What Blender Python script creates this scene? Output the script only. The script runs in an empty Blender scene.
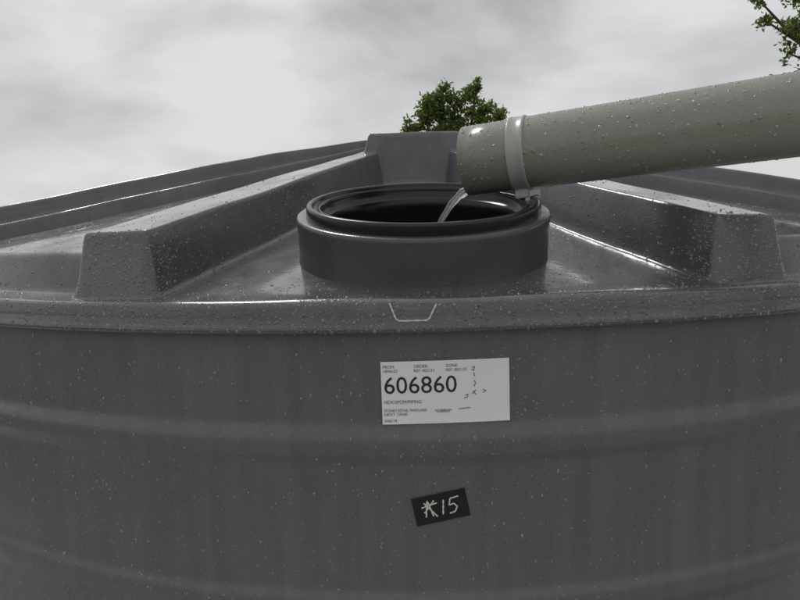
import bpy, math, random
import numpy as np
from mathutils import Vector, Matrix
random.seed(4); rng=np.random.default_rng(7)
S=bpy.context.scene
S.view_settings.view_transform='Standard'; S.view_settings.look='None'; S.view_settings.exposure=0
E=2.3                      # eye height above ground
CX,CY,R=0.06,2.44,1.64     # tank axis, rim radius

# ---------------- helpers
def link(o,parent=None):
    S.collection.objects.link(o)
    if parent: o.parent=parent
    return o
def empty(name,loc=(0,0,0)):
    e=bpy.data.objects.new(name,None); e.empty_display_size=.1; e.location=loc; link(e); return e
def mesh_np(name,V,F,mat,parent=None,smooth=True):
    me=bpy.data.meshes.new(name)
    V=np.asarray(V,dtype=np.float32); F=np.asarray(F,dtype=np.int32)
    k=F.shape[1]
    me.vertices.add(len(V)); me.vertices.foreach_set('co',V.ravel())
    me.loops.add(F.size); me.loops.foreach_set('vertex_index',F.ravel())
    me.polygons.add(len(F)); me.polygons.foreach_set('loop_start',np.arange(len(F),dtype=np.int32)*k)
    me.update(calc_edges=True); me.validate()
    me.polygons.foreach_set('use_smooth',np.full(len(me.polygons),smooth))
    me.materials.append(mat)
    return link(bpy.data.objects.new(name,me),parent)
def grid_faces(nr,nc,close):
    i=np.arange(nr-1)[:,None]; m=nc if close else nc-1
    j=np.arange(m)[None,:]; j2=(j+1)%nc
    a=i*nc+j; b=i*nc+j2; c=(i+1)*nc+j2; d=(i+1)*nc+j
    return np.stack([a,b,c,d],-1).reshape(-1,4)
def lathe(name,prof,mat,parent=None,M=None,n=128,flip=False):
    a=np.linspace(0,2*math.pi,n,endpoint=False); p=np.array(prof)
    V=np.stack([p[:,0:1]*np.sin(a),-p[:,0:1]*np.cos(a),p[:,1:2]+0*a],-1).reshape(-1,3)
    if M is not None:
        m=np.array(M); V=V@m[:3,:3].T+m[:3,3]
    F=grid_faces(len(p),n,True)
    if flip: F=F[:,::-1]
    return mesh_np(name,V,F,mat,parent)
def sweep(pts,rad,n=16):
    P=[Vector(p) for p in pts]; V=[];up=Vector((0.13,0.21,1)).normalized()
    for i,p in enumerate(P):
        t=(P[min(i+1,len(P)-1)]-P[max(i-1,0)]).normalized()
        s=t.cross(up)
        if s.length<.05: s=t.cross(Vector((1,0,0)))
        s.normalize(); u=s.cross(t)
        r=rad[i] if hasattr(rad,'__len__') else rad
        for k in range(n):
            a=2*math.pi*k/n; V.append(p+s*math.cos(a)*r+u*math.sin(a)*r)
    return np.array([tuple(v) for v in V]),grid_faces(len(P),n,True)[:,::-1]
class NT:
    def __init__(s,name):
        s.m=bpy.data.materials.new(name); s.m.use_nodes=True; s.t=s.m.node_tree
        s.b=s.t.nodes['Principled BSDF']
    def n(s,ty,**k):
        x=s.t.nodes.new(ty)
        for a,v in k.items():
            if a in x.inputs.keys(): x.inputs[a].default_value=v
            else: setattr(x,a,v)
        return x
    def l(s,a,b): s.t.links.new(a,b)
    def coord(s,scale=(1,1,1)):
        tc=s.n('ShaderNodeTexCoord'); mp=s.n('ShaderNodeMapping'); mp.inputs['Scale'].default_value=scale
        s.l(tc.outputs['Object'],mp.inputs['Vector']); return mp.outputs['Vector']
    def noise(s,vec,scale,detail=4,rough=.55):
        x=s.n('ShaderNodeTexNoise'); x.inputs['Scale'].default_value=scale; x.inputs['Detail'].default_value=detail
        x.inputs['Roughness'].default_value=rough; s.l(vec,x.inputs['Vector']); return x.outputs['Fac']
    def rng(s,v,a,b,c,d):
        x=s.n('ShaderNodeMapRange'); 
        for i,q in enumerate((a,b,c,d)): x.inputs[i+1].default_value=q
        s.l(v,x.inputs[0]); return x.outputs[0]
    def mul(s,a,b):
        x=s.n('ShaderNodeMath',operation='MULTIPLY'); s.l(a,x.inputs[0]); s.l(b,x.inputs[1]); return x.outputs[0]
    def mix(s,f,c1,c2):
        x=s.n('ShaderNodeMix',data_type='RGBA')
        if hasattr(f,'links'): s.l(f,x.inputs[0])
        else: x.inputs[0].default_value=f
        for i,c in ((6,c1),(7,c2)):
            if isinstance(c,tuple): x.inputs[i].default_value=(*c,1) if len(c)==3 else c
            else: s.l(c,x.inputs[i])
        return x.outputs[2]
def plain(name,col,rough=.5,metal=0,var=.12,scale=30):
    m=NT(name); v=m.coord(); f=m.noise(v,scale)
    c=m.mix(f,tuple(x*(1-var) for x in col),tuple(min(1,x*(1+var)) for x in col))
    m.l(c,m.b.inputs['Base Color']); m.b.inputs['Roughness'].default_value=rough; m.b.inputs['Metallic'].default_value=metal
    return m.m

# ---------------- materials
def poly_mat(name,base,wet,coat=0):
    m=NT(name)
    v=m.coord(); vs=m.coord((1,1,.06))
    big=m.noise(v,3.2,5,.6); streak=m.noise(vs,38,4,.6); fine=m.noise(v,420,3,.6); mid=m.noise(v,22,4,.6)
    f=m.mul(m.rng(streak,.35,.7,.0,1),m.rng(big,.35,.65,.3,1))
    c=m.mix(f,tuple(x*.90 for x in base),tuple(x*1.15 for x in base))
    c=m.mix(m.rng(mid,.55,.8,0,.3),c,tuple(x*1.3 for x in base))
    c=m.mix(m.rng(fine,.5,.8,0,.35),c,tuple(x*1.6 for x in base))
    m.l(c,m.b.inputs['Base Color'])
    r=m.n('ShaderNodeMath',operation='ADD'); 
    m.l(m.rng(big,.38,.62,wet[0],wet[1]),r.inputs[0]); m.l(m.rng(mid,.3,.7,-.08,.1),r.inputs[1])
    m.l(r.outputs[0],m.b.inputs['Roughness'])
    vo=m.n('ShaderNodeTexVoronoi'); vo.inputs['Scale'].default_value=150; m.l(v,vo.inputs['Vector'])
    d=m.rng(vo.outputs['Distance'],.1,.4,1,0)
    ad=m.n('ShaderNodeMath',operation='ADD'); m.l(d,ad.inputs[0]); m.l(fine,ad.inputs[1])
    bp=m.n('ShaderNodeBump'); bp.inputs['Strength'].default_value=.16; bp.inputs['Distance'].default_value=.0015
    m.l(ad.outputs[0],bp.inputs['Height']); m.l(bp.outputs[0],m.b.inputs['Normal'])
    if coat:
        bp2=m.n('ShaderNodeBump'); bp2.inputs['Strength'].default_value=.2; bp2.inputs['Distance'].default_value=.002
        m.l(mid,bp2.inputs['Height']); m.l(bp2.outputs[0],m.b.inputs['Coat Normal'])
        ge=m.n('ShaderNodeNewGeometry'); sx=m.n('ShaderNodeSeparateXYZ'); m.l(ge.outputs['True Normal'],sx.inputs[0])
        upf=m.rng(sx.outputs[2],.5,.92,.35,1)
        m.l(m.mul(m.rng(m.noise(v,5,6,.65),.36,.52,0.2*coat,coat),upf),m.b.inputs['Coat Weight']); m.b.inputs['Coat Roughness'].default_value=.08
        m.b.inputs['Coat IOR'].default_value=1.7
    return m.m
M_wall=poly_mat('grey_polyethylene_wall',(.126,.129,.136),(.32,.48),.3)
M_roof=poly_mat('grey_polyethylene_wet',(.092,.094,.100),(.14,.32),1.0)
M_ring=poly_mat('grey_polyethylene_ring',(.075,.077,.082),(.22,.36),.4)
M_black=plain('black_plastic_wet',(.011,.011,.012),.24)
M_pipe_=NT('beige_pvc'); v=M_pipe_.coord(); 
c=M_pipe_.mix(M_pipe_.noise(v,6,5),(.235,.23,.198),(.30,.294,.256)); c=M_pipe_.mix(M_pipe_.rng(M_pipe_.noise(v,150,3),.5,.8,0,.4),c,(.37,.37,.34))
M_pipe_.l(c,M_pipe_.b.inputs['Base Color']); M_pipe_.b.inputs['Roughness'].default_value=.28
M_pipe=M_pipe_.m
M_strap=plain('grey_strap_plastic',(.42,.42,.41),.3)
M_metal=plain('galvanised_steel',(.35,.35,.35),.35,.9)
M_white=plain('white_label_vinyl',(.86,.87,.88),.35,var=.02)
M_ink=plain('black_ink',(.02,.02,.022),.5)
M_print=plain('grey_print',(.10,.10,.11),.5)
M_pen=plain('ballpoint_ink',(.06,.06,.09),.5)
M_blk=plain('black_vinyl_tape',(.012,.012,.013),.3)
M_marker=plain('silver_marker_ink',(.66,.66,.64),.5)
def beadmat(name,c1,c2,al):
    d=NT(name); ge=d.n('ShaderNodeNewGeometry'); d.l(d.mix(ge.outputs['Random Per Island'],c1,c2),d.b.inputs['Base Color'])
    d.b.inputs['Roughness'].default_value=.03
    d.b.inputs['IOR'].default_value=1.6; d.b.inputs['Alpha'].default_value=al; d.b.inputs['Coat Weight'].default_value=.8; d.b.inputs['Coat Roughness'].default_value=.02
    return d.m
M_drop=beadmat('water_bead',(.14,.145,.15),(.36,.37,.38),.75)
M_dropr=beadmat('water_bead_on_roof',(.10,.105,.11),(.30,.31,.32),.75)
M_dropp=beadmat('water_bead_on_pvc',(.28,.28,.25),(.58,.58,.56),.65)
wt=NT('water'); wt.b.inputs['Base Color'].default_value=(1,1,1,1); wt.b.inputs['Roughness'].default_value=.03
wt.b.inputs['Transmission Weight'].default_value=.85; wt.b.inputs['IOR'].default_value=1.33
wb_=wt.n('ShaderNodeBump'); wb_.inputs['Strength'].default_value=.5; wb_.inputs['Distance'].default_value=.003
wt.l(wt.noise(wt.coord((1,1,.4)),160,3),wb_.inputs['Height']); wt.l(wb_.outputs[0],wt.b.inputs['Normal'])
M_water=wt.m

# ---------------- tank
tank=empty('water_tank',(0,0,0))
def ramp(t,a=.06):
    sp=lambda x: np.where(x>30,x,np.log1p(np.exp(np.clip(x,-50,30))))
    return (sp(t/a)-sp((t-1)/a))*a
ph=np.radians(np.concatenate([np.arange(-46,46,.10),np.arange(46,70,.20),np.arange(70,290,.6),np.arange(290,314,.20)]))
rs=np.concatenate([[.003],np.arange(.02,.30,.006),np.arange(.30,1.5,.0045),np.arange(1.5,1.634,.0020)])
RR,PH=np.meshgrid(rs,ph,indexing='ij')
RINGX,RINGY=.045,1.09; SL=.235; AL=math.atan(SL)
def roofz(RR,PH):
    z=-.09+SL*.015*np.log1p(np.exp(np.clip((1.605-RR)/.015,-40,60)))
    z=np.where((1.605-RR)/.015>58,-.09+SL*(1.605-RR),z)
    deg=(np.degrees(PH)+180)%360-180
    left=(deg>-36)&(deg<0)
    dg=((deg+np.where(left,.75,0))%36)-18
    u=np.abs(RR*np.sin(np.radians(dg)))
    wt_=.036+.021*RR/1.6+np.where(left,.006*RR/1.6,0); wb=wt_+.019
    along=ramp((1.616-RR)/.021)
    rib=.104*ramp((wb-u)/(wb-wt_))*along
    sec=np.floor(((deg%360)+18)/36).astype(int)%10
    dc=((deg+18)%36)-18
    uc=np.abs(RR*np.sin(np.radians(dc)))
    lim=RR*math.tan(math.radians(18))-wb-.022
    pl=.062*ramp((lim-uc)/.024,.10)*ramp((1.585-RR)/.028,.10)*ramp((RR-.62)/.05,.1)
    z0=z
    cap=np.minimum(.415-.19*RR,.385)
    zt=np.minimum(z0+.155,cap)
    tall=(zt-z0)*ramp((RR*math.tan(math.radians(18))-.012-uc)/.026,.10)*ramp((1.60-RR)/.04,.10)
    near=(sec==0)|(sec==1)|(sec==9)
    pl=np.where(sec==0,0,np.where(near,pl,tall))
    z=np.maximum(z+np.maximum(rib,pl),z0)
    z=np.minimum(z,np.where(near,.352,cap))
    rp=RR*np.cos(np.radians(dc))
    fr=ramp((19.3-np.abs(deg))/1.6,.1)
    hb=ramp((.500-rp)/.030)*fr
    hz=.345-.012*rp
    z=np.where(z<hz,z*(1-hb)+hb*hz,z)
    X=CX+RR*np.sin(PH); Y=CY-RR*np.cos(PH)
    d=np.hypot(X-RINGX,(Y-RINGY)/math.cos(AL))
    z=z-.22*ramp((.182-d)/.01)
    z=z+.0018*np.sin(3.1*X+1.2)*np.sin(9*Y)+.0012*np.sin(17*X)*np.sin(13*Y+1)
    return z
Z=roofz(RR,PH)
V=np.stack([CX+RR*np.sin(PH),CY-RR*np.cos(PH),Z+E],-1)
rows=[]
for r_,z_ in [(1.637,-.0915),(1.640,-.095),(1.6415,-.100),(1.642,-.112),(1.643,-.122),(1.646,-.126),(1.647,-.130),(1.6465,-.134),(1.643,-.1365),(1.637,-.137),(1.627,-.136)]:
    rows.append(np.stack([CX+r_*np.sin(ph),CY-r_*np.cos(ph),np.full_like(ph,z_+E)],-1))
V=np.concatenate([V,np.stack(rows,0)],0)
nr,nc=V.shape[:2]
RV=V.reshape(-1,3); RF=grid_faces(nr,nc,True)[:,::-1]
roof=mesh_np('roof',RV,RF,M_roof,tank)
def wr(z):
    r=R-.014
    k=-.305
    while k>-2.3:
        t=(z-k)/.024
        r+=.0085*math.exp(-abs(t)**3)
        k-=.255
    return r
zz=np.concatenate([np.arange(-.125,-.9,-.004),np.arange(-.9,-2.3,-.01)])
prof=[(wr(z),z) for z in zz]
prof.append((R-.02,-2.3))
nW=720
a=np.linspace(0,2*math.pi,nW,endpoint=False); p=np.array(prof)
wob=.0012*np.sin(9*a)+.0008*np.sin(23*a+1)
WV=np.stack([CX+(p[:,0:1]+wob)*np.sin(a),CY-(p[:,0:1]+wob)*np.cos(a),p[:,1:2]+E+0*a],-1).reshape(-1,3)
WF=grid_faces(len(p),nW,True)[:,::-1]
mesh_np('wall',WV,WF,M_wall,tank)

# inlet ring
zb=-.09+SL*(1.605-(CY-RINGY))+E
MR=Matrix.Translation((RINGX,RINGY,zb))@Matrix.Rotation(AL,4,'X')
profR=[(.2300,-.035),(.2290,-.006),(.2278,.000),(.2272,.006),(.2270,.02),(.2270,.060),(.2278,.064),(.2280,.070),(.2272,.0745),(.225,.0768),(.219,.077),(.203,.077),(.2005,.076),(.200,.07),(.198,.0),(.194,-.2)]
lathe('inlet_ring',profR,M_ring,tank,MR,256,True)
profC=[(.2100,.0772),(.2095,.082),(.2090,.0915),(.2080,.0945),(.2055,.0960),(.2015,.0960),(.1995,.0948),(.1985,.092),(.1980,.088),(.1965,.0865),(.1900,.0860),(.1885,.0870),(.1878,.0895),(.1860,.0900),(.1845,.089),(.1838,.084),(.1830,.070),(.1740,.0680),(.1725,.066),(.1720,.05),(.170,-.05),(.166,-.13),(.0,-.132)]
lathe('strainer_basket',profC,M_black,tank,MR,200,True)

# ---------------- pipe
pipe=empty('downpipe',(0,0,0))
A=Vector((.244,1.09,.144+E)); D=Vector((.391,-.170,.026)).normalized()
PR=.0645
end=A-D*.118
path=[end+D*s for s in np.linspace(0,2.0,40)]
last=path[-1]; hd=Vector((D.x,D.y,0)).normalized()
for k in range(1,9):
    t=math.radians(90*k/8); path.append(last+hd*.12*math.sin(t)+Vector((0,0,-1))*.12*(1-math.cos(t)))
path.append(Vector((path[-1].x,path[-1].y,0.01)))
PV,PF=sweep(path,PR,64)
pm=mesh_np('tube',PV,PF,M_pipe,pipe)
sd=pm.modifiers.new('thickness','SOLIDIFY'); sd.thickness=.005; sd.offset=-1
zax=D; xax=Vector((0,0,1)).cross(zax).normalized(); yax=zax.cross(xax)
def frame(o): 
    m=Matrix((xax,yax,zax)).transposed().to_4x4(); m.translation=o; return m
sc=A-D*.014
lathe('strap',[(PR-.001,-.015),(PR+.003,-.0148),(PR+.0036,-.013),(PR+.0036,-.010),(PR+.0026,-.009),(PR+.0026,.009),(PR+.0036,.010),(PR+.0036,.013),(PR+.003,.0148),(PR-.001,.015)],M_strap,pipe,frame(sc),96)
def box(name,c,size,mat,parent,rot=None,bev=.002):
    me=bpy.data.meshes.new(name); import bmesh
    b=bmesh.new(); bmesh.ops.create_cube(b,size=1)
    for v_ in b.verts: v_.co=Vector((v_.co.x*size[0],v_.co.y*size[1],v_.co.z*size[2]))
    bmesh.ops.bevel(b,geom=list(b.edges),offset=bev,segments=2,affect='EDGES')
    if rot: bmesh.ops.transform(b,matrix=rot.to_4x4(),verts=b.verts)
    bmesh.ops.translate(b,vec=Vector(c),verts=b.verts)
    b.to_mesh(me); b.free(); me.materials.append(mat)
    return link(bpy.data.objects.new(name,me),parent)
rz=frame(Vector((0,0,0))).to_3x3()
bb=sc-yax*(PR+.008) if yax.z>0 else sc+yax*(PR+.008)
box('clip_block',bb,(.030,.018,.026),M_strap,pipe,rz)
box('clip_bracket',bb+Vector((.014,-.016,-.012)),(.004,.034,.028),M_metal,pipe,rz,.001)
def cylm(name,c,ax,r,h,mat,parent):
    q=Vector((0,0,1)).rotation_difference(Vector(ax)).to_matrix().to_4x4(); q.translation=Vector(c)
    return lathe(name,[(0,h/2),(r*.8,h/2),(r,h*.35),(r,-h/2),(0,-h/2)],mat,parent,q,20,True)
cylm('clip_screw',bb+Vector((.018,-.022,-.010)),(.5,-.8,0),.006,.008,M_metal,pipe)
def stream(name,off,w,ln,sd_):
    st=[];rad=[]
    lip=end-Vector((0,0,PR-.013))+Vector((off*.3,-off,0))
    for k in range(24):
        t=k/23*ln
        st.append(lip+hd*.012-hd*(.80*t)+Vector((0,0,-4.9*t*t*1.5-.08*t))); rad.append(w*(1-.55*k/23)*(1+.10*math.sin(k*.9+sd_)))
    sv,sf=sweep(st,rad,14); mesh_np(name,sv,sf,M_water,pipe)
stream('water_stream',0,.0100,.088,1); stream('water_stream_edge',.011,.0060,.092,3)

# ---------------- water beads
def beads(name,V,F,n,sz,mat,parent,mask=None,stretch=0.0,smax=.003,sig=.42):
    q=V[F]; a=q[:,1]-q[:,0]; b=q[:,3]-q[:,0]
    nn=np.cross(a,b); ar=np.linalg.norm(nn,axis=1); c=q.mean(1)
    N=nn/np.maximum(ar[:,None],1e-12)
    w=ar.copy()
    if mask is not None: w*=mask(c,N)
    w/=w.sum(); idx=rng.choice(len(F),n,p=w)
    u=rng.random((n,1)); v=rng.random((n,1))
    P=q[idx,0]*(1-u)*(1-v)+q[idx,1]*u*(1-v)+q[idx,2]*u*v+q[idx,3]*(1-u)*v
    Nn=N[idx]
    r=np.minimum(rng.lognormal(math.log(sz),sig,n),smax)
    up=np.array([0,0,1.0]); T=np.cross(Nn,up); L=np.linalg.norm(T,axis=1,keepdims=True)
    T=np.where(L<1e-3,np.array([[1,0,0]]),T/np.maximum(L,1e-6)); B=np.cross(Nn,T)
    el=1+stretch*rng.random(n)**3
    loc=[(0,0,.62)]+[(.68*math.cos(k*math.pi/3),.68*math.sin(k*math.pi/3),.46) for k in range(6)]+[(math.cos(k*math.pi/3),math.sin(k*math.pi/3),-.02) for k in range(6)]
    loc=np.array(loc)
    W=P[:,None,:]+r[:,None,None]*(loc[None,:,0,None]*T[:,None,:]+loc[None,:,1,None]*B[:,None,:]*el[:,None,None]+loc[None,:,2,None]*Nn[:,None,:])
    f=[]
    for k in range(6):
        f.append((0,1+k,1+(k+1)%6)); f.append((1+k,7+k,7+(k+1)%6)); f.append((1+k,7+(k+1)%6,1+(k+1)%6))
    f=np.array(f); FF=(f[None]+13*np.arange(n)[:,None,None]).reshape(-1,3)
    return mesh_np(name,W.reshape(-1,3),FF,mat,parent)
patch=lambda c,s:.25+.75*(.5+.5*np.sin(c[:,0]*s+1.3)*np.sin(c[:,2]*s*.6+c[:,0]*3))
beads('wall_water_beads',WV,WF,17000,.00062,M_drop,tank,lambda c,N:(c[:,1]<1.5)*(c[:,2]>E-.75)*patch(c,6),1.5,.0020,.50)
beads('roof_water_beads',RV,RF,16000,.0009,M_dropr,tank,lambda c,N:(c[:,1]<1.5)*(np.abs(c[:,0])<1.3)*np.where(np.abs(N[:,2])<.8,2.0,.35)*(np.hypot(c[:,0]-RINGX,c[:,1]-RINGY)>.24)*(c[:,2]>E-.14)*np.where(c[:,1]<.95,2.,.4),.3,.0028,.5)
beads('pipe_water_beads',PV,PF,3600,.0011,M_dropp,pipe,lambda c,N:(c[:,0]<1.0)*(.6+.4*N[:,2]),.5,.0030,.5)
for nm,pf,nn_,cnt in (('inlet_ring',profR,256,1500),('strainer_basket',profC,200,900)):
    oo=bpy.data.objects[nm]
    rv=np.empty(len(oo.data.vertices)*3); oo.data.vertices.foreach_get('co',rv); rv=rv.reshape(-1,3)
    beads(nm+'_water_beads',rv,grid_faces(len(pf),nn_,True)[:,::-1],cnt,.0009,M_dropr,tank,lambda c,N:(c[:,1]<1.4)*(c[:,2]>zb-.04),.3,.0022)

# ---------------- label / stickers, bent on to the wall
RWALL=R-.014
def bend(x,z,off):
    ph_=x/RWALL; r_=wr(z)+off+.0009
    return (CX+r_*math.sin(ph_),CY-r_*math.cos(ph_),z+E)
def patch_grid(name,x0,z0,w,h,rot,off,mat,parent,n=24,m=24):
    V=[];c,s=math.cos(rot),math.sin(rot)
    for j in range(m+1):
        for i in range(n+1):
            u=(i/n-.5)*w; v_=(j/m-.5)*h
            V.append(bend(x0+u*c-v_*s,z0+u*s+v_*c,off+.00012*math.sin(i*.7+j*.3)))
    return mesh_np(name,V,grid_faces(m+1,n+1,False),mat,parent)
def text(name,body,x,z,size,x0,z0,rot,off,mat,parent,sx=1.0,bold=0):
    cu=bpy.data.curves.new(name,'FONT'); cu.body=body; cu.size=size; cu.align_x='LEFT'; cu.resolution_u=3; cu.offset=bold
    o=bpy.data.objects.new(name,cu); S.collection.objects.link(o)
    dg=bpy.context.evaluated_depsgraph_get(); me=bpy.data.meshes.new_from_object(o.evaluated_get(dg))
    bpy.data.objects.remove(o)
    c,s=math.cos(rot),math.sin(rot)
    for v_ in me.vertices:
        u=x+v_.co.x*sx; w=z+v_.co.y
        v_.co=Vector(bend(x0+u*c-w*s,z0+u*s+w*c,off))
    me.materials.clear(); me.materials.append(mat); me.name=name
    return link(bpy.data.objects.new(name,me),parent)
def strokes(name,lines,w,x0,z0,rot,off,mat,parent,rw=None):
    V=[];F=[];c,s=math.cos(rot),math.sin(rot)
    for L in lines:
        pts=[]
        for a_,b_ in zip(L[:-1],L[1:]):
            for k in range(6): pts.append((a_[0]+(b_[0]-a_[0])*k/6,a_[1]+(b_[1]-a_[1])*k/6))
        pts.append(L[-1]); base=len(V)
        for i,p_ in enumerate(pts):
            q=pts[min(i+1,len(pts)-1)]; o_=pts[max(i-1,0)]
            dx,dz=q[0]-o_[0],q[1]-o_[1]; l=math.hypot(dx,dz) or 1
            ww=w*(.8+.35*math.sin(i*.9+len(V)))/2
            for sg in (1,-1):
                u=p_[0]-dz/l*ww*sg; v_=p_[1]+dx/l*ww*sg
                P_=(x0+u*c-v_*s,z0+u*s+v_*c)
                if rw: 
                    ph_=P_[0]/rw; V.append((CX+(rw+off)*math.sin(ph_),CY-(rw+off)*math.cos(ph_),P_[1]+E))
                else: V.append(bend(*P_,off))
        for i in range(len(pts)-1):
            b=base+2*i; F.append((b,b+2,b+3,b+1))
    return mesh_np(name,V,F,mat,parent,False)
LX,LZ,LR=.002,-.2250,.008
lab=empty('product_label',bend(LX,LZ,0)); 
def keep(o):
    o.matrix_parent_inverse=lab.matrix_world.inverted(); return o
bpy.context.view_layer.update()
LW,LH=.184,.092
K=LW/129.
def lx(px): return (px-443.5)*K
def lz(py): return (392-py)*K
keep(patch_grid('label_sheet',LX,LZ,LW,LH,LR,.0014,M_white,lab))
def T(b,px,py,s,sx=1,m=None): keep(text('label_print',b,lx(px),lz(py),s*K*1.38,LX,LZ,LR,.0020,m or M_print,lab,sx,0))
T('606860',381,392.5,18.0,1.0,M_ink)
for px,a_,b_ in ((381,'FROM:','18/06/23'),(412,'ORDER:','REF: 002133'),(444,'ZONE:','REF: 002133')):
    T(a_,px,366.5,3.1); T(b_,px,370.8,3.0)
T('HDX/SPOM/PIPING',381,403,3.6,.92)
T('SYDNEY RETAIL WHS/LANE',381,411.5,3.1,.82); T('NEXT TANK',381,415.5,3.1)
T('*608860*',432,413,3.6,.9); T('4/06/18',381,422,3)
sc_=[[(470,368),(473,367),(472,371),(470,370)],[(472,373),(473,377)],[(463,396),(466,395),(465,398),(462,399)],[(471,392),(474,396)],[(474,391),(470,395)],[(472,381),(474,384),(472,387)],[(481,391),(484,392),(481,394)],[(456,410),(468,409)]]
keep(strokes('handwriting',[[(lx(a_),lz(b_)) for a_,b_ in L] for L in sc_],.0012,LX,LZ,LR,.0022,M_pen,lab))
tape=empty('number_sticker',(CX,CY,E)); bpy.context.view_layer.update()
lab=tape
SX,SZ,SR=-.008,-.3985,.20
keep(patch_grid('sticker_sheet',SX,SZ,.080,.043,SR,.0014,M_blk,tape))
k=.0014
s15=[[(-17,-8),(-13,10),(-9,-8)],[(-20,3),(-3,6)],[(-18,-3),(-6,9)],[(-17,8),(-5,-9)],[(1,-8),(4,8)],[(20,9),(11,8),(9,1),(14,2),(17,-2),(14,-7),(8,-8)]]
keep(strokes('marker_number',[[(a_*k,b_*k) for a_,b_ in L] for L in s15],.0026,SX,SZ,SR-.03,.0021,M_marker,tape))
k=.80/580
strokes('lip_mark',[[(-23*k,.012),(-17*k,-.010),(-14*k,-.013),(14*k,-.013),(17*k,-.010),(24*k,.010)]],.0028,-.043,-.1055,0,.0012,M_marker,tank,rw=1.6425)

# ---------------- trees
def leafmat(name,c1,c2):
    m=NT(name); oi=m.n('ShaderNodeNewGeometry'); x=m.mix(oi.outputs['Random Per Island'],c1,c2)
    m.l(x,m.b.inputs['Base Color']); m.b.inputs['Roughness'].default_value=.55
    tr=m.n('ShaderNodeBsdfTranslucent'); m.l(x,tr.inputs['Color']); ms=m.n('ShaderNodeMixShader'); ms.inputs[0].default_value=.45
    m.l(m.b.outputs[0],ms.inputs[1]); m.l(tr.outputs[0],ms.inputs[2]); m.l(ms.outputs[0],m.t.nodes['Material Output'].inputs[0]); return m.m
M_leaf=leafmat('leaves',(.06,.10,.018),(.24,.31,.07)); M_bark=plain('bark',(.09,.07,.05),.9,var=.4)
def tree(name,base,fork,clumps,leaf,dens,tr=.16):
    T_=empty(name,base)
    bpy.context.view_layer.update()
    V=[];F=[];off=0
    def add(p,r,n=8):
        nonlocal off
        v_,f=sweep(p,r,n); V.append(v_); F.append(f+off); off+=len(v_)
    b=Vector(base); fk=Vector(fork)
    add([b+(fk-b)*t+Vector((.05*math.sin(5*t),.04*math.sin(7*t),0)) for t in np.linspace(0,1,8)],[tr*(1-.45*t) for t in np.linspace(0,1,8)],12)
    for c in clumps:
        e=Vector(c[:3]); mid=(fk+e)/2+Vector((random.uniform(-.2,.2),random.uniform(-.2,.2),random.uniform(-.1,.25)))
        pts=[fk*(1-t)**2+mid*2*t*(1-t)+e*t*t for t in np.linspace(0,1,7)]
        add(pts,[max(.008,tr*.4*(1-t)+.01) for t in np.linspace(0,1,7)],6)
        for _ in range(7):
            d=Vector((random.gauss(0,1),random.gauss(0,1),random.gauss(.3,.8))).normalized()*c[3]*random.uniform(.7,1.1)
            add([e,e+d*.5+Vector((0,0,.03)),e+d],[.012,.008,.004],4)
    bo=mesh_np('trunk',np.concatenate(V),np.concatenate(F),M_bark,None); bo.parent=T_; bo.matrix_parent_inverse=T_.matrix_world.inverted()
    P=[]
    for c in clumps:
        sub=[np.array(c[:3])+rng.normal(0,1,3)*c[3]*.55 for _ in range(9)]
        n=int(dens*c[3]**2)
        for i in range(n):
            s=sub[rng.integers(9)]; P.append(s+rng.normal(0,1,3)*c[3]*.25)
    P=np.array(P); n=len(P)
    d=rng.normal(0,1,(n,3)); d/=np.linalg.norm(d,axis=1,keepdims=True); e=np.cross(d,rng.normal(0,1,(n,3))); e/=np.linalg.norm(e,axis=1,keepdims=True)
    L=leaf*rng.uniform(.6,1.3,(n,1)); up=np.cross(d,e)
    Vq=np.stack([P-d*L,P+e*L*.42+up*L*.1,P+d*L,P-e*L*.42+up*L*.1],1).reshape(-1,3)
    lf=mesh_np('foliage',Vq,np.arange(4*n).reshape(-1,4),M_leaf,None,False); lf.parent=T_; lf.matrix_parent_inverse=T_.matrix_world.inverted()
cl=[(.68,2.66,.30),(.95,2.98,.28),(1.25,2.8,.32),(1.55,2.95,.28),(1.86,3.18,.18),(2.2,2.82,.30),(2.5,2.74,.2),(1.2,2.35,.45),(1.9,2.4,.45),(.32,2.45,.22),(1.0,1.7,.6),(2.0,1.7,.6),(1.5,1.2,.7)]
tree('tree',(1.5,14,0),(1.5,14,E+.7),[(x-.02,14+random.uniform(-.5,.5),z+E,r) for x,z,r in cl],.06,7800)
cl=[(5.35,2.95,.20),(5.05,2.75,.11),(4.88,2.98,.08),(5.22,2.55,.15),(5.42,2.32,.07),(5.55,2.65,.22),(5.6,3.2,.22),(6.1,3.3,.45),(6.6,3.6,.7),(6.7,2.9,.7),(7.5,3.4,1.0),(7.6,2.4,.9),(8.4,3.0,.9),(7.2,4.2,.8),(8.0,4.2,.8)]
tree('tree',(7.4,8,0),(7.4,8,E+1.0),[(x,8+random.uniform(-.3,.3),z+E,r) for x,z,r in cl],.042,7500)

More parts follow.
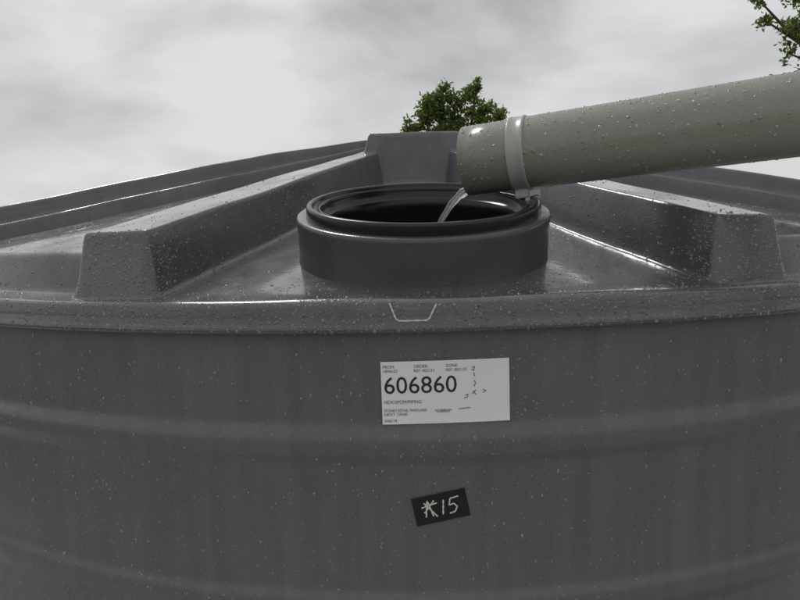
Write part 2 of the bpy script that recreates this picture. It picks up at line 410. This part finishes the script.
# ---------------- ground
g=NT('grass_ground'); v=g.coord(); c=g.mix(g.noise(v,.6,6),(.05,.075,.025),(.11,.12,.05)); c=g.mix(g.rng(g.noise(v,30,5),.4,.7,0,.6),c,(.13,.11,.07))
g.l(c,g.b.inputs['Base Color']); g.b.inputs['Roughness'].default_value=.9
n=60; xs=np.sign(np.linspace(-1,1,n))*np.abs(np.linspace(-1,1,n))**3*3000
gx,gy=np.meshgrid(xs,xs); d=np.hypot(gx,gy); gz=np.where(d>8,.12*np.sin(gx*.11)*np.sin(gy*.09)-.1,0)
mesh_np('ground',np.stack([gx,gy,gz],-1).reshape(-1,3),grid_faces(n,n,False),g.m)
gr=NT('bounce_gravel'); v=gr.coord(); vo=gr.n('ShaderNodeTexVoronoi'); vo.inputs['Scale'].default_value=45; gr.l(v,vo.inputs['Vector'])  # pale gravel for the added pad, light enough to bounce light upward
c=gr.mix(vo.outputs['Color'],(.28,.278,.27),(.46,.455,.45)); gr.l(c,gr.b.inputs['Base Color']); gr.b.inputs['Roughness'].default_value=.8
bp=gr.n('ShaderNodeBump'); bp.inputs['Distance'].default_value=.02; gr.l(vo.outputs['Distance'],bp.inputs['Height']); gr.l(bp.outputs[0],gr.b.inputs['Normal'])
a=np.linspace(0,2*math.pi,96,endpoint=False); rw_=5.6+.25*np.sin(3*a)+.12*np.sin(11*a)
GV=[];
for fr,zg in ((0.01,.012),(.5,.012),(.96,.012),(1,-.03)):
    GV.append(np.stack([CX+rw_*fr*np.sin(a),CY-rw_*fr*np.cos(a),np.full_like(a,zg)],-1))
mesh_np('bounce_gravel_pad',np.concatenate(GV),grid_faces(4,96,True)[:,::-1],gr.m)  # unseen pad, added to bounce light onto the lower tank wall

# ---------------- sky
w=bpy.data.worlds.new('World'); S.world=w; w.use_nodes=True; t=w.node_tree; t.nodes.clear()
N=t.nodes.new; Lk=t.links.new
SE,SA=52,-35
tc=N('ShaderNodeTexCoord'); sp=N('ShaderNodeSeparateXYZ'); Lk(tc.outputs['Generated'],sp.inputs[0])
mx=N('ShaderNodeMath'); mx.operation='MAXIMUM'; Lk(sp.outputs[2],mx.inputs[0]); mx.inputs[1].default_value=0
ad=N('ShaderNodeMath'); ad.operation='ADD'; Lk(mx.outputs[0],ad.inputs[0]); ad.inputs[1].default_value=.38
dv=N('ShaderNodeVectorMath'); dv.operation='DIVIDE'; Lk(tc.outputs['Generated'],dv.inputs[0])
cb=N('ShaderNodeCombineXYZ'); [Lk(ad.outputs[0],cb.inputs[i]) for i in range(3)]; Lk(cb.outputs[0],dv.inputs[1])
mp=N('ShaderNodeMapping'); mp.inputs['Location'].default_value=(.35,0,.2); mp.inputs['Scale'].default_value=(.8,1,1.2); Lk(dv.outputs[0],mp.inputs[0])
no=N('ShaderNodeTexNoise'); no.inputs['Scale'].default_value=2.1; no.inputs['Detail'].default_value=8; no.inputs['Roughness'].default_value=.5; no.inputs['Distortion'].default_value=.15
Lk(mp.outputs[0],no.inputs['Vector'])
cr=N('ShaderNodeValToRGB'); cr.color_ramp.elements[0].position=.34; cr.color_ramp.elements[0].color=(.39,.392,.395,1)
cr.color_ramp.elements[1].position=.62; cr.color_ramp.elements[1].color=(.76,.763,.765,1); Lk(no.outputs['Fac'],cr.inputs[0])
mr=N('ShaderNodeMapRange'); Lk(sp.outputs[2],mr.inputs[0]); mr.inputs[1].default_value=0; mr.inputs[2].default_value=.32; mr.inputs[3].default_value=.8; mr.inputs[4].default_value=0.0
mc=N('ShaderNodeMix'); mc.data_type='RGBA'; Lk(mr.outputs[0],mc.inputs[0]); Lk(cr.outputs[0],mc.inputs[6]); mc.inputs[7].default_value=(.72,.725,.725,1)
b1=N('ShaderNodeBackground'); Lk(mc.outputs[2],b1.inputs[0]); b1.inputs[1].default_value=1.0
sk=N('ShaderNodeTexSky'); sk.sky_type='NISHITA'; sk.sun_disc=False; sk.sun_elevation=math.radians(SE); sk.sun_rotation=math.radians(SA)
b2=N('ShaderNodeBackground'); Lk(sk.outputs[0],b2.inputs[0]); b2.inputs[1].default_value=.08
ms=N('ShaderNodeMixShader'); ms.inputs[0].default_value=.94; Lk(b2.outputs[0],ms.inputs[1]); Lk(b1.outputs[0],ms.inputs[2])
out=N('ShaderNodeOutputWorld'); Lk(ms.outputs[0],out.inputs[0])
sl=bpy.data.lights.new('sun','SUN'); sl.energy=1.4; sl.angle=math.radians(14); sl.color=(1,.97,.93)
so=link(bpy.data.objects.new('sun',sl))
dirv=Vector((math.sin(math.radians(SA))*math.cos(math.radians(SE)),math.cos(math.radians(SA))*math.cos(math.radians(SE)),math.sin(math.radians(SE))))
so.rotation_euler=dirv.to_track_quat('Z','Y').to_euler()

# ---------------- camera
cd=bpy.data.cameras.new('camera'); cd.lens=26.1; cd.sensor_width=36; cd.clip_start=.02; cd.clip_end=8000
co=link(bpy.data.objects.new('camera',cd))
th=math.atan(65/580)
co.matrix_world=Matrix.Translation((0,0,E))@Matrix.Rotation(math.pi/2-th,4,'X')@Matrix.Rotation(math.radians(-1.5),4,'Z')
S.camera=co
